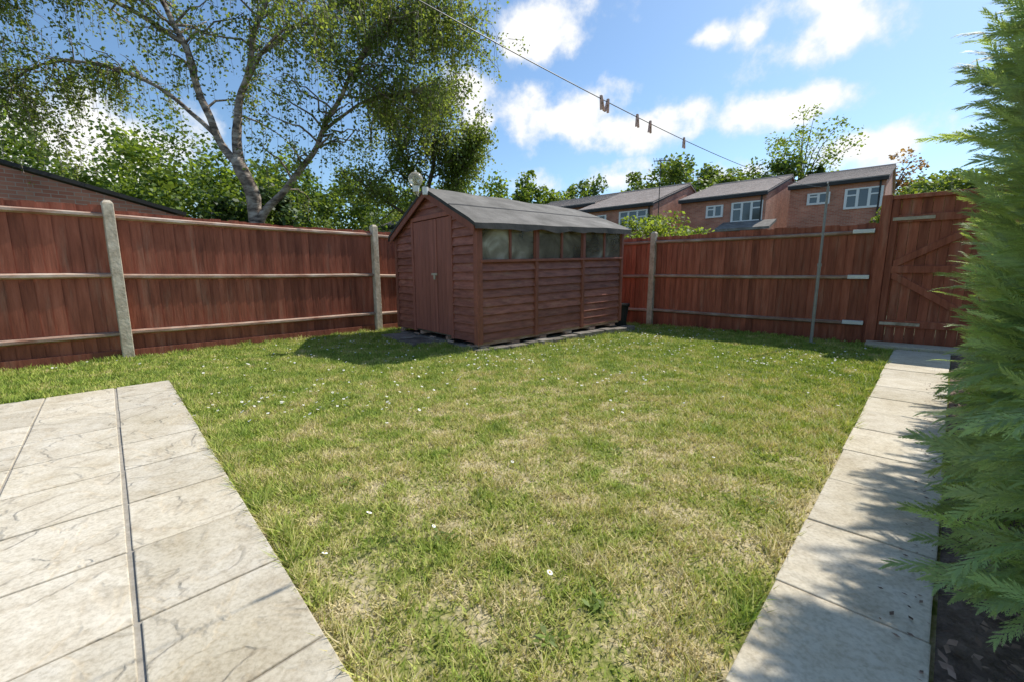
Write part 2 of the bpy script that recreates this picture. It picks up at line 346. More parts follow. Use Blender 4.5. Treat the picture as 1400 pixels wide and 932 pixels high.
# ------------------------------------------------------------------ ground
mb=MB(); mb.add([(-300,-60,-.03),(300,-60,-.03),(300,400,-.03),(-300,400,-.03)],[(0,1,2,3)])
mb.build('ground',[M_ground])
def patio_edge(b): return .46+(-1.05-b)*.0723
def path_l(a): return -.25+.034*(a-1.26)
def path_r(a): return .13+.062*(a-.9)
mb=MB(); mb.add([G(-5,-7.9,0),G(9.3,-7.9,0),G(9.3,.9,0),G(-5,.9,0)],[(3,2,1,0)])
mb.build('lawn',[M_turf])

# patio
pt=empty('patio', G(-.5,-3,0))
mb=MB(); mb.add([G(-4,-5.72,.022),G(patio_edge(-5.72),-5.72,.022),G(patio_edge(.4),.4,.022),G(-4,.4,.022)],[(3,2,1,0)])
mb.build('mortar_bed',[M_mortar],pt)
mb=MB()
bs_=[-5.73+.5*i for i in range(13)]
for i in range(12):
    b0,b1=bs_[i],bs_[i+1]
    for j in range(9):
        def al(k,b):
            if k==0: return patio_edge(b)
            return patio_edge(b)-.43-(k-1)*.475
        a1=lambda b: al(j,b); a0=lambda b: al(j+1,b)
        g=.0055; gj=.010 if j==0 else .006; gj1=.010 if j==1 else .006
        rr=random.random(); zt=.03+random.uniform(-.002,.002)
        q=[(a0(b0)+gj,b0+g),(a0(b1)+gj,b1-g),(a1(b1)-gj1*(j>0),b1-g),(a1(b0)-gj1*(j>0),b0+g)]
        jt=[(x+random.uniform(-.002,.002),y+random.uniform(-.002,.002)) for x,y in q]
        mb.hexa([G(x,y,0) for x,y in jt]+[G(x,y,zt+random.uniform(-.001,.001)) for x,y in jt],0,rr)
mb.build('slabs',[M_patio],pt,bevel=.004)

# path
ph=empty('garden_path', G(4,.1,0))
mb=MB(); mb.add([G(.62,path_l(.6)+.01,.018),G(8.6,path_l(8.6)+.01,.018),G(8.6,path_r(8.6)-.01,.018),G(.62,path_r(.6)-.01,.018)],[(3,2,1,0)])
mb.build('mortar_bed',[M_mortar],ph)
mb=MB(); aa=.60
while aa<8.55:
    L=.56; a0=aa; a1=min(aa+L,8.62); sk=random.uniform(-.006,.006); zt=.028+random.uniform(-.003,.003)
    mb.hexa([G(a0+.004,path_l(a0)+sk,0),G(a0+.004,path_r(a0)+sk,0),G(a1-.004,path_r(a1)+sk,0),G(a1-.004,path_l(a1)+sk,0),
             G(a0+.004,path_l(a0)+sk,zt),G(a0+.004,path_r(a0)+sk,zt),G(a1-.004,path_r(a1)+sk,zt),G(a1-.004,path_l(a1)+sk,zt)],0)
    aa+=L
mb.fbox(GV,8.66,9.12,-.35,.95,.0,.07,0)
mb.build('slabs',[M_path],ph,bevel=.005)

# soil bed
mb=MB(); nx,ny=60,16; vs=[];fs=[]
for i in range(nx+1):
    for j in range(ny+1):
        a=.4+i*8.7/nx; b=path_r(a)+.01+j*2.6/ny
        z=.012+(.035 if j>0 else 0)*(.6+.8*mn.noise(Vector((a*3,b*3,0))))+ .02*mn.noise(Vector((a*11,b*11,3)))*(j>0)
        vs.append(G(a,b,max(z,.006)))
for i in range(nx):
    for j in range(ny):
        q=i*(ny+1)+j; fs.append((q,q+1,q+ny+2,q+ny+1))
mb.add(vs,fs); sb=mb.build('soil_bed',[M_soil],None,smooth=True)
n=7000; A=.5+rng.random(n)**1.6*8; B=.13+.062*(A-.9)+.02+rng.random(n)*1.6
P=np.stack([A*E1[0]+B*E2[0],A*E1[1]+B*E2[1],.04+rng.random(n)*.03],1)
np_obj('bark_chips',leaf_quads(P,np.full(n,.038),.6,1.0),4,rng.random(n),[M_chip],sb)
n=170; A=rng.uniform(.7,8,n); B=.03+.05*(A-.9)+rng.random(n)**.5*.14-.03
P=np.stack([A*E1[0]+B*E2[0],A*E1[1]+B*E2[1],.034+rng.random(n)*.003],1)
np_obj('fallen_leaf_scraps',leaf_quads(P,np.full(n,.02),.5,3.0),4,rng.random(n),[M_chip])

# ------------------------------------------------------------------ grass
def vnoise(x,y,seed=0):
    r=np.random.default_rng(seed).random((64,64))
    xi=np.floor(x).astype(int); yi=np.floor(y).astype(int); fx=x-xi; fy=y-yi
    fx=fx*fx*(3-2*fx); fy=fy*fy*(3-2*fy)
    g=lambda i,j: r[(i)%64,(j)%64]
    return (g(xi,yi)*(1-fx)*(1-fy)+g(xi+1,yi)*fx*(1-fy)+g(xi,yi+1)*(1-fx)*fy+g(xi+1,yi+1)*fx*fy)
S0=Vector((-.50,6.32)); s1=Vector((.772,.635)); s2=Vector((-.635,.772)); SL=3.41; SW=2.71
def S(s,w,z): 
    return Vector((S0.x+s1.x*s+s2.x*w, S0.y+s1.y*s+s2.y*w, .13+z+.035*s))
def lawn_mask(A,B,mar=0):
    pe=.46+(-1.05-B)*.0723
    ok=~((A<pe-mar)&(B>-5.73+mar))
    ok&=~((B>(-.25+.034*(A-1.26))+mar)&(A<8.62))
    ok&=(B>-7.76)&(A<9.14)&(B<.3)
    ok&=~((A>8.64)&(B>-.37))
    X=A*E1[0]+B*E2[0]; Y=A*E1[1]+B*E2[1]
    dx=X-S0.x; dy=Y-S0.y; s=dx*s1.x+dy*s1.y; w=dx*s2.x+dy*s2.y
    ok&=~((s>-.12)&(s<SL+.1)&(w>-.14)&(w<SW+.1))
    ok&=~((s>-.62)&(s<-.1)&(w>.95)&(w<2.35))
    return ok
N=1500000
A=rng.uniform(-3.0,9.2,N); B=rng.uniform(-7.8,.3,N)
X=A*E1[0]+B*E2[0]; Y=A*E1[1]+B*E2[1]; d=np.sqrt(X*X+Y*Y+1.3)
keep=(rng.random(N)<np.minimum(1,(2.6/d)**1.15))&lawn_mask(A,B,-.012)&((Y>.3))
A=A[keep];B=B[keep];X=X[keep];Y=Y[keep];d=d[keep];n=len(A)
inner=lawn_mask(A+.10,B,0)&lawn_mask(A-.10,B,0)&lawn_mask(A,B+.10,0)&lawn_mask(A,B-.10,0)
dry=vnoise(X*1.7+9,Y*1.7,1)*.6+vnoise(X*5,Y*5+3,2)*.4
cen=np.clip(1-np.sqrt((X-.5)**2+(Y-2.4)**2)/4.0,0,1)
hgt=.018+.018*rng.random(n)+.018*(1-dry)
hgt*=np.where(inner,1,1.6)*(1-.35*cen)
tuft=vnoise(X*11,Y*11,5); tuft2=vnoise(X*3.3,Y*3.3,8); hgt*=(.5+.9*tuft**1.4+.4*tuft2)
k2=rng.random(n)<np.clip(1.25-.72*cen*dry*1.6-.35*(tuft<.35),.33,1)
X,Y,d,hgt,inner,cen=[q[k2] for q in (X,Y,d,hgt,inner,cen)]; n=len(X)
th=rng.uniform(0,2*math.pi,n); wd=.0019*(1+d*.42)*rng.uniform(.7,1.3,n)
ln=rng.uniform(.1,1.0,n)*hgt*(1+.8*cen); ph_=rng.uniform(0,2*math.pi,n)
base=np.stack([X,Y,np.zeros(n)],1)
wv=np.stack([np.cos(th)*wd,np.sin(th)*wd,np.zeros(n)],1)
tip=base+np.stack([np.cos(ph_)*ln,np.sin(ph_)*ln,hgt],1)
V=np.stack([base-wv,base+wv,tip],1).reshape(-1,3)
np_obj('grass',V,3,rng.random(n),[M_blade])

# daisies
n=1200; A=rng.uniform(-1,9,n*3); B=rng.uniform(-7.7,-.3,n*3)
X=A*E1[0]+B*E2[0]; Y=A*E1[1]+B*E2[1]
w_=vnoise(X*.9,Y*.9,11)**2*1.6*np.where(Y>3.3,1,.08)
kk=(rng.random(n*3)<w_)&lawn_mask(A,B,.08); X=X[kk];Y=Y[kk]
mb=MB()
for x,y in zip(X,Y):
    z=.036+random.random()*.014; r=.008+random.random()*.005; tx=random.uniform(-.5,.5); ty=random.uniform(-.5,.5)
    q=[(x+r*math.cos(t),y+r*math.sin(t),z+r*(tx*math.cos(t)+ty*math.sin(t))) for t in [i*math.pi/4 for i in range(8)]]
    mb.add(q,[tuple(range(8))],0)
    q=[(x+r*.35*math.cos(t),y+r*.35*math.sin(t),z+.002+r*.35*(tx*math.cos(t)+ty*math.sin(t))) for t in [i*math.pi/3 for i in range(6)]]
    mb.add(q,[tuple(range(6))],1)
mb.build('daisies',[M_petal,M_yolk])
mb=MB()
for (wx,wy) in [(.13,1.18),(.30,1.32),(-.9,2.2),(1.3,2.0),(.1,3.4),(-1.6,3.6),(1.9,3.8),(.7,2.6),(-.3,1.7),(-2.2,3.9)]:
    for i in range(15):
        t=i*2.4; L=random.uniform(.02,.045); c=Vector((wx+random.uniform(-.04,.04),wy+random.uniform(-.04,.04),.015))
        dx=Vector((math.cos(t),math.sin(t),.35)); sx=Vector((-math.sin(t),math.cos(t),0))
        mb.add([c,c+dx*L*.5+sx*L*.22,c+dx*L,c+dx*L*.5-sx*L*.22],[(0,1,2,3)],0)
mb.build('lawn_weeds',[M_lf_b])

# ------------------------------------------------------------------ fences
def fence(name, F, t0, t1, posts, zt, rails, org):
    root=empty(name, org)
    mb=MB(); t=t0
    while t<t1:
        w=.118+random.uniform(-.004,.004); top=zt(t)+random.uniform(-.014,.010); zb=.0
        o=random.uniform(-.004,.002)
        mb.hexa([F(t,-.022+o,zb),F(t+w,-.012+o,zb),F(t+w+.012,.000+o,zb),F(t,-.014+o,zb),
                 F(t,-.022+o,top),F(t+w,-.012+o,top),F(t+w+.012,.000+o,top),F(t,-.014+o,top)],0)
        t+=w
    mb.build('boards',[M_fence],root)
    mb=MB()
    ps=sorted(posts)
    ends=[t0]+ps+[t1]
    for i in range(len(ends)-1):
        a,b=ends[i],ends[i+1]
        if b-a<.3: continue
        for rz in rails:
            dz0=random.uniform(-.015,.015); dz1=random.uniform(-.015,.015); n=8; r_=random.random()
            for k in range(n):
                ta=a+.05+(b-a-.1)*k/n; tb=a+.05+(b-a-.1)*(k+1)/n
                za=rz+dz0+(dz1-dz0)*k/n-.012*math.sin(math.pi*k/n); zb=rz+dz0+(dz1-dz0)*(k+1)/n-.012*math.sin(math.pi*(k+1)/n)
                h=.034
                mb.hexa([F(ta,.002,za-h),F(tb,.002,zb-h),F(tb,.055,zb-h*.45),F(ta,.055,za-h*.45),
                         F(ta,.002,za+h),F(tb,.002,zb+h),F(tb,.055,zb+h*.45),F(ta,.055,za+h*.45)],0,r_)
    mb.build('rails',[M_rail],root)
    mb=MB()
    for p in posts:
        w=.062; z=zt(p)+.09
        mb.hexa([F(p-w,-.05,-.05),F(p+w,-.05,-.05),F(p+w,.085,-.05),F(p-w,.085,-.05),
                 F(p-w,-.05,z),F(p+w,-.05,z),F(p+w*.9,.075,z-.01),F(p-w*.9,.075,z-.01)],0)
        mb.hexa([F(p-w,-.05,z),F(p+w,-.05,z),F(p+w*.9,.075,z-.01),F(p-w*.9,.075,z-.01),
                 F(p-w*.55,-.03,z+.03),F(p+w*.55,-.03,z+.03),F(p+w*.5,.04,z+.03),F(p-w*.5,.04,z+.03)],0)
    mb.build('concrete_posts',[M_conc],root,bevel=.008)
    return root
Fl=lambda t,o,z: GV(t,-7.80+o,z)
zl=lambda t: (2.02 if t<.68 else 1.97)+.012*math.sin(t*1.7)
fl=fence('wooden_fence',Fl,-6.0,9.2,[-3.135,.68,4.495,8.2],zl,[.36,1.12,1.90],G(1.6,-7.8,0))
Fb=lambda t,o,z: GV(9.2-o,t,z)
zb_=lambda t: 1.93+.05*(t+7.8)/7.5+.01*math.sin(t*2)
fb=fence('wooden_fence',Fb,-7.75,-.38,[-4.15],zb_,[.34,1.10,1.84],G(9.2,-4,0))
mb=MB()
for rz in [.34,1.10,1.84]:
    mb.hexa([Fb(-.70,.0,rz-.03),Fb(-.42,.0,rz-.03),Fb(-.42,.068,rz-.03),Fb(-.70,.068,rz-.03),Fb(-.70,.0,rz+.035),Fb(-.42,.0,rz+.035),Fb(-.42,.068,rz+.03),Fb(-.70,.068,rz+.03)],0)
mb.build('rail_brackets',[M_white],fb,bevel=.004)
mb=MB(); mb.fbox(GV,.75,4.42,-7.797,-7.775,.0,.13,0); mb.fbox(GV,4.56,8.12,-7.797,-7.775,.0,.13,0); mb.fbox(GV,-3.07,.61,-7.797,-7.775,.0,.13,0)
mb.build('gravel_boards',[M_fence],fl,bevel=.004)

# gate
gt=empty('garden_gate',G(9.2,.2,0))
mb=MB(); b=-.255
while b<.93:
    mb.fbox(GV,9.19,9.21,b,b+.115,.04,2.30,0); b+=.118
mb.build('boards',[M_fence],gt,bevel=.003)
mb=MB()
for z in (.36,1.22,2.0): mb.fbox(GV,9.15,9.188,-.22,.95,z-.055,z+.055,0)
for b0 in (-.245,.88): mb.fbox(GV,9.145,9.189,b0,b0+.085,.06,2.32,0)
def brace(ba,za,bb,zb2):
    mb.hexa([GV(9.152,ba,za-.06),GV(9.152,bb,zb2-.06),GV(9.187,bb,zb2-.06),GV(9.187,ba,za-.06),GV(9.152,ba,za+.06),GV(9.152,bb,zb2+.06),GV(9.187,bb,zb2+.06),GV(9.187,ba,za+.06)],0)
brace(-.15,1.14,.88,.45); brace(-.15,1.3,.88,1.92)
mb.fbox(GV,9.13,9.22,-.25,.97,2.30,2.36,0)
mb.build('frame_and_braces',[M_fence],gt,bevel=.005)
mb=MB()
for z in (.36,2.0): mb.fbox(GV,9.130,9.143,-.22,.26,z-.024,z+.024,0)
mb.build('strap_hinges',[M_conc],gt,bevel=.003)
mb=MB(); mb.fbox(GV,9.12,9.25,-.38,-.25,-.05,2.38,0); mb.fbox(GV,9.12,9.25,.99,1.12,-.05,2.40,0)
mb.build('gate_posts',[M_fence],gt,bevel=.008)

# ------------------------------------------------------------------ shed
sh=empty('garden_shed',S(SL/2,SW/2,-.12))
EH=1.76; RH=2.37
mb=MB()
bh=.132
def lap_long(wside, z0, z1, segs):
    z=z0
    while z<z1-.01:
        zt=min(z+bh,z1); sg=-1 if wside==0 else 1
        for (sa,sb) in segs:
            r_=random.random(); j=random.uniform(-.005,.005); j2=random.uniform(-.005,.005); p_=.038+random.uniform(-.004,.004)
            w0=wside; 
            mb.hexa([S(sa,w0+sg*p_,z+j),S(sb,w0+sg*p_,z+j2),S(sb,w0-sg*.005,z),S(sa,w0-sg*.005,z),
                     S(sa,w0+sg*.004,zt+.006),S(sb,w0+sg*.004,zt+.006),S(sb,w0-sg*.005,zt),S(sa,w0-sg*.005,zt)],0,r_)
        z+=bh
th=[0,SL/3,2*SL/3,SL]
lap_long(0,0,1.19,[(th[i]+.012,th[i+1]-.012) for i in range(3)])
lap_long(SW,0,EH,[(0,SL)])
DW0,DW1,DH=.70,1.98,1.95
def lap_end(sside, door):
    z=0; sg=-1 if sside==0 else 1; RR=RH if sside==0 else RH-.13
    while z<RR-.03:
        zt=min(z+bh,RR-.005)
        def ext(zz):
            if zz<=EH: return (0,SW)
            h=(RR-zz)/(RR-EH)*SW/2; return (SW/2-h,SW/2+h)
        e0=ext(z); e1=ext(zt); r_=random.random()
        segs=[(e0[0],e0[1],e1[0],e1[1])]
        if door and z<DH-.02: segs=[(e0[0],DW0,e1[0],DW0),(DW1,e0[1],DW1,e1[1])]
        for (p0,p1,q0,q1) in segs:
            mb.hexa([S(sside+sg*.038,p0,z),S(sside+sg*.038,p1,z),S(sside-sg*.005,p1,z),S(sside-sg*.005,p0,z),
                     S(sside+sg*.004,q0,zt+.006),S(sside+sg*.004,q1,zt+.006),S(sside-sg*.005,q1,zt),S(sside-sg*.005,q0,zt)],0,r_)
        z+=bh
lap_end(0,True); lap_end(SL,False)
mb.build('shiplap_boards',[M_shed],sh)
mb=MB()
for i,t in enumerate(th):
    hw=.045; c=min(max(t,hw-.03),SL-hw+.03)
    mb.fbox(S,c-hw*.7,c+hw*.7,-.056,-.006,-.02,EH-.01,0)
mb.fbox(S,-.05,.0,-.052,.05,-.02,EH-.01,0)
mb.fbox(S,-.052,-.004,SW-.05,SW+.03,-.02,EH-.01,0)
mb.fbox(S,.02,SL-.02,-.066,.0,1.185,1.225,0)
mb.fbox(S,.02,SL-.02,-.046,.0,1.68,1.76,0)
for i in range(3):
    a,b=th[i]+.03,th[i+1]-.03; m_=(a+b)/2+.02
    mb.fbox(S,m_-.020,m_+.020,-.044,.0,1.227,1.678,0)
    mb.fbox(S,a,a+.025,-.040,.0,1.227,1.678,0); mb.fbox(S,b-.025,b,-.040,.0,1.227,1.678,0)
mb.build('frames_and_corner_trims',[M_shedtrim],sh,bevel=.004)
mb=MB()
for i in range(3):
    a,b=th[i]+.055,th[i+1]-.055; m_=(a+b)/2+.02
    for (p,q) in ((a,m_-.020),(m_+.020,b)):
        mb.add([S(p,-.018,1.226),S(q,-.018,1.226),S(q,-.018,1.679),S(p,-.018,1.679)],[(0,1,2,3)],0)
mb.build('windows',[M_sglass],sh)
mb=MB()
mb.fbox(S,.1,3.3,.35,.8,.8,.86,0)
for k in range(9):
    s_=.2+k*.36; hh=random.uniform(.25,.75); mb.fbox(S,s_,s_+random.uniform(.12,.3),.4,.65,.861,.861+hh,0)
mb.fbox(S,.0,SL,.0,SW,.0,.02,0)
mb.build('bench_and_boxes',[M_net],sh,bevel=.01)
mb=MB(); w=DW0+.02; nb=9; dw=(DW1-DW0-.04)/nb
for i in range(nb):
    mb.fbox(S,-.028,-.004,w+.002,w+dw-.003,.03,DH-.03,0); w+=dw
mb.fbox(S,-.046,-.002,DW0-.05,DW0+.015,-.01,DH+.03,0); mb.fbox(S,-.046,-.002,DW1-.015,DW1+.05,-.01,DH+.03,0)
mb.fbox(S,-.049,-.002,DW0-.052,DW1+.052,DH-.02,DH+.05,0)
mb.fbox(S,-.040,-.029,DW0+.44,DW0+.49,.04,DH-.04,0)
mb.build('door',[M_door],sh,bevel=.003)
mb=MB(); mb.fbox(S,-.056,-.041,DW0+.42,DW0+.60,1.0,1.035,0); mb.fbox(S,-.07,-.056,DW0+.46,DW0+.51,.93,1.0,0)
mb.build('padlock_and_hasp',[M_conc],sh,bevel=.002)
# roof
mb=MB(); ns,nw=40,10; OH=.13; OE=.12
def rf(s,k,top=True):
    rh=RH+.02-.13*max(0,s)/SL
    w=SW/2+k*(SW/2+OE); h=rh-(rh-EH-.01)/(SW/2)*abs(k)*(SW/2+OE)
    z=h+.016*mn.noise(Vector((s*1.6,w*1.6,5)))-(.012 if abs(k)>.9 else 0)
    return S(s,w,z+(.04 if top else 0))
vs=[];fs=[]
for i in range(ns+1):
    for j in range(-nw,nw+1):
        vs.append(rf(-OH+i*(SL+2*OH)/ns,j/nw))
W_=2*nw+1
for i in range(ns):
    for j in range(2*nw): fs.append((i*W_+j,i*W_+j+1,(i+1)*W_+j+1,(i+1)*W_+j))
mb.add(vs,fs,0,.5)
for sgn in (-1,1):
    mb.add([rf(-OH+.01,sgn*.98,False),rf(SL+OH-.01,sgn*.98,False),rf(SL+OH-.01,0,False),rf(-OH+.01,0,False)],[(0,1,2,3)],1,.5)
for k0 in (-.52,.52):
    vs=[];fs=[]
    for i in range(ns+1):
        s_=-OH+i*(SL+2*OH)/ns; a_=rf(s_,k0); b_=rf(s_,k0+.02*(1 if k0>0 else -1)); vs+=[a_+Vector((0,0,.010)),b_+Vector((0,0,.003))]
    for i in range(ns): fs.append((2*i,2*i+1,2*i+3,2*i+2))
    mb.add(vs,fs,1,.5)
for sgn in (-1,1):
    vs=[];fs=[]; nn=80
    for i in range(nn+1):
        s_=-OH+i*(SL+2*OH)/nn; p=rf(s_,sgn); drop=.08+.03*mn.noise(Vector((s_*3.0,sgn,1)))+.018*abs(math.sin(s_*2.76))
        o=.010*mn.noise(Vector((s_*4,3,sgn)))
        q=p+Vector((s2.x*sgn*(.012+o),s2.y*sgn*(.012+o),-drop)); vs+=[p,q]
    for i in range(nn): fs.append((2*i,2*i+1,2*i+3,2*i+2))
    mb.add(vs,fs,1,.5)
for se in (-OH,SL+OH):
    vs=[];fs=[]
    for j in range(-nw,nw+1):
        p=rf(se,j/nw); q=p+Vector((0,0,-.055)); vs+=[p,q]
    for j in range(2*nw): fs.append((2*j,2*j+1,2*j+3,2*j+2))
    mb.add(vs,fs,1,.5)
mb.build('felt_roof',[M_felt,M_feltedge],sh)
mb=MB()
for sgn in (-1,1):
    a=rf(-OH+.012,sgn*.97,False); b=rf(-OH+.012,0,False)
    d_=Vector((0,0,-.11)); t_=Vector((s1.x*.02,s1.y*.02,0))
    mb.hexa([a+d_,b+d_,b+d_+t_,a+d_+t_,a,b,b+t_,a+t_],0)
mb.build('bargeboards',[M_shedtrim],sh)
pl=empty('shed_base',S(SL/2,SW/2,-.12))
mb=MB()
def pz(s,w,z): v=S(s,w,0); return Vector((v.x,v.y,z))
mb.hexa([pz(.05,.10,-.02),pz(SL+.1,.10,-.02),pz(SL+.1,SW,-.02),pz(.05,SW,-.02),pz(.05,.10,.03),pz(SL+.1,.10,.12),pz(SL+.1,SW,.12),pz(.05,SW,.03)],0)
mb.fbox(pz,-.60,-.13,.98,1.62,-.02,.045,0); mb.fbox(pz,-.58,-.13,1.65,2.32,-.02,.052,0)
s_=-.12
while s_<SL+.1:
    L=random.uniform(.2,.42); zt=.045+.024*s_+random.uniform(-.02,.018)
    mb.fbox(pz,s_,s_+L-.02,-.20+random.uniform(-.03,.03),-.02+random.uniform(-.02,.02),-.02,zt,0); s_+=L
w=.0
while w<SW:
    L=random.uniform(.2,.36); mb.fbox(pz,-.12+random.uniform(-.02,.02),.04,w,w+L-.02,-.02,.05+random.uniform(-.015,.015),0); w+=L
mb.build('slabs_and_bricks',[M_plinth],pl,bevel=.012)
mb=MB()
for w in (.03,.9,1.8,2.6): mb.fbox(S,-.02,SL,w-.035,w+.035,-.055,-.003,0)
for s_ in (.02,.62,1.22,1.85,2.5,3.1): mb.fbox(S,s_,s_+.16,-.035,.35,-.10,-.057,0)
for w in (.1,.7,1.3,1.9,2.5): mb.fbox(S,-.035,.0,w,w+.16,-.10,-.057,0)
mb.build('bearers',[M_rail],pl)
lp=empty('outdoor_globe_lamp',S(-.17,SW/2+.16,2.52))
mb=MB(); c=S(-.2,SW/2+.12,2.57); mb.sphere(c,(.12,.12,.12),0,20,14); mb.build('glass_globe',[M_globe],lp,smooth=True)
mb=MB(); mb.tube([c+Vector((0,0,-.20)),c+Vector((0,0,-.11))],[.05,.06],12,0); mb.tube([c+Vector((0,0,-.18)),c+Vector((.02,.08,-.24)),c+Vector((.06,.17,-.25))],[.022,.022,.022],8,0)
mb.sphere(c+Vector((0,0,.125)),(.02,.02,.02),0,8,6)
c2=S(-.17,SW/2-.14,2.35); mb.tube([c2+Vector((0,0,-.06)),c2+Vector((0,0,.06))],[.045,.05],10,0)
mb.build('bracket',[M_white],lp)

bn=empty('plastic_planter',S(3.72,.30,0)); c=S(3.75,.28,0); c.z=0
mb=MB(); mb.tube([c,c+Vector((0,0,.48)),c+Vector((0,0,.5)),c+Vector((0,0,.54))],[.17,.23,.25,.25],14,0)
mb.build('pot',[M_black],bn)
mb=MB(); mb.tube([c+Vector((.1,0,.3)),c+Vector((.2,-.05,.05)),c+Vector((.28,-.2,.05)),c+Vector((.2,-.35,.06))],.02,8,0); mb.build('hose',[M_black],bn)

# clothes pole + line
cp=empty('clothes_pole',(5.01,7.02,0))
mb=MB(); mb.tube([(5.01,7.02,-.05),(5.01,7.02,1.3)],.024,12,0); mb.tube([(5.01,7.02,1.28),(5.012,7.02,2.52)],.018,12,0)
mb.tube([(5.01,7.02,2.5),(5.01,7.02,2.56),(4.97,6.98,2.58),(4.95,6.96,2.55)],.009,6,0); mb.tube([(5.01,7.02,1.27),(5.01,7.02,1.32)],.030,12,0)
mb.tube([(5.01,7.02,-.02),(5.01,7.02,.03)],[.08,.06],12,0)
mb.build('steel_pole',[M_metal],cp)
def lpnt(s): return Vector((-1.9+6.87*s,-.1+7.08*s,2.03+.96*(s-.3)**2))
cl=empty('clothes_line',lpnt(.3))
mb=MB(); mb.tube([lpnt(-.25+1.25*i/60) for i in range(61)],.0022,6,0); mb.build('cord',[M_line],cl)
mb=MB(); ldir=(lpnt(.4)-lpnt(.3)).normalized()
side=ldir.cross(Vector((0,0,1))).normalized()
for s_,an in ((.343,.5),(.349,-.35),(.381,.15),(.397,-.1),(.447,.1)):
    c=lpnt(s_); dn=(Vector((0,0,-1))+ldir*an*.5).normalized()
    for sg in (-1,1):
        a=c-dn*.016+ldir*.002*sg; b_=c+dn*.052+ldir*.013*sg
        u_=side*.0055; t_=ldir*.0038
        mb.hexa([b_-t_-u_,b_+t_-u_,b_+t_+u_,b_-t_+u_,a-t_-u_,a+t_-u_,a+t_+u_,a-t_+u_],0)
    mb.tube([c+dn*.014-side*.009,c+dn*.014+side*.009],.0055,8,0)
mb.build('pegs',[M_peg],cl)

# ------------------------------------------------------------------ houses
def house(name,a0,b0,b1,depth,ze,zr,wallm,wins,fr=.5,roofm=None):
    root=empty(name,G(a0+depth/2,(b0+b1)/2,0)); aR=a0+depth*fr; a1=a0+depth
    mb=MB()
    mb.add([G(a0,b0),G(a0,b1),G(a0,b1,ze),G(a0,b0,ze)],[(0,1,2,3)])
    mb.add([G(a1,b0),G(a1,b1),G(a1,b1,ze),G(a1,b0,ze)],[(3,2,1,0)])
    for b in (b0,b1): mb.add([G(a0,b),G(a1,b),G(a1,b,ze),G(aR,b,zr),G(a0,b,ze)],[(0,1,2,3,4)])
    mb.build('walls',[wallm],root)
    mb=MB(); o=.3; 
    for (ax,sg) in ((a0,-1),(a1,1)):
        sl=(zr-ze)/abs(aR-ax); ae=ax+sg*o; zz=ze-sl*o
        mb.hexa([G(ae,b0-.12,zz+.02),G(aR,b0-.12,zr+.02),G(aR,b1+.12,zr+.02),G(ae,b1+.12,zz+.02),G(ae,b0-.12,zz+.12),G(aR,b0-.12,zr+.12),G(aR,b1+.12,zr+.12),G(ae,b1+.12,zz+.12)],0)
        nst=20
        for k in range(nst):
            f0=k/nst; f1=(k+1)/nst
            p=lambda f,dz: (ae+(aR-ae)*f, zz+(zr-zz)*f+.12+dz)
            A0,Z0=p(f0,.035); A1,Z1=p(f1,.015)
            nb_=16
            for q in range(nb_):
                u0=b0-.13+(b1-b0+.26)*q/nb_; u1=b0-.13+(b1-b0+.26)*(q+1)/nb_
                mb.add([G(A0,u0,Z0),G(A0,u1,Z0),G(A1,u1,Z1),G(A1,u0,Z1),G(A0,u0,Z0-.03),G(A0,u1,Z0-.03)],[(0,1,2,3),(4,5,1,0)],0)
    mb.tube([G(aR,b0-.12,zr+.16),G(aR,b1+.12,zr+.16)],.08,8,0)
    mb.build('roof',[roofm or M_tiles],root)
    mb=MB(); sl=(zr-ze)/abs(aR-a0); zz=ze-sl*o
    mb.fbox(GV,a0-o-.03,a0-o,b0-.1,b1+.1,zz-.12,zz+.08,0); mb.fbox(GV,a0-o,a0-.002,b0-.1,b1+.1,zz-.1,zz-.06,0)
    b=b1+.02
    mb.hexa([GV(a0-o,b,zz-.10),GV(aR,b,zr-.10),GV(aR,b+.06,zr-.10),GV(a0-o,b+.06,zz-.10),GV(a0-o,b,zz+.018),GV(aR,b,zr+.018),GV(aR,b+.06,zr+.018),GV(a0-o,b+.06,zz+.018)],0)
    mb.tube([G(a0-.08,b1-.25,0),G(a0-.08,b1-.25,ze-.2)],.05,8,0)
    mb.build('fascia_and_gutter',[M_fascia],root)
    mbf=MB(); mbg=MB()
    for (w0,w1,z0,z1,nm) in wins:
        p0=b0+(b1-b0)*w0; p1=b0+(b1-b0)*w1
        mbg.fbox(GV,a0-.03,a0-.003,p0,p1,z0,z1,0)
        t=.14
        mbf.fbox(GV,a0-.09,a0-.001,p0-.07,p1+.07,z0-.12,z0,0); mbf.fbox(GV,a0-.08,a0-.001,p0-.07,p1+.07,z1-.03,z1+.06,0)
        for k in range(nm+1):
            c=p0+(p1-p0)*k/nm; mbf.fbox(GV,a0-.075,a0-.002,c-t/2,c+t/2,z0,z1-.03,0)
        for k in range(nm):
            if nm>1 and k%2==0: 
                c0=p0+(p1-p0)*k/nm+t/2; c1=p0+(p1-p0)*(k+1)/nm-t/2; mbf.fbox(GV,a0-.07,a0-.002,c0,c1,z0+(z1-z0)*.62,z0+(z1-z0)*.62+.09,0)
    if wins:
        mbf.build('window_frames',[M_white],root); mbg.build('window_glass',[M_hglass],root)
    return root
house('brick_house',29.6,-19.6,-13.57,13,6.1,8.2,M_brick,[(.19,.38,4.9,5.55,2),(.58,.93,4.45,5.65,3),(.1,.4,1.5,3.0,2),(.55,.9,1.2,3.0,3)])
house('brick_house',32.2,-12.6,-7.1,14,6.4,8.4,M_brick,[(.34,.52,5.15,5.8,2),(.64,.96,4.7,5.85,3),(.15,.5,1.5,3.0,2)])
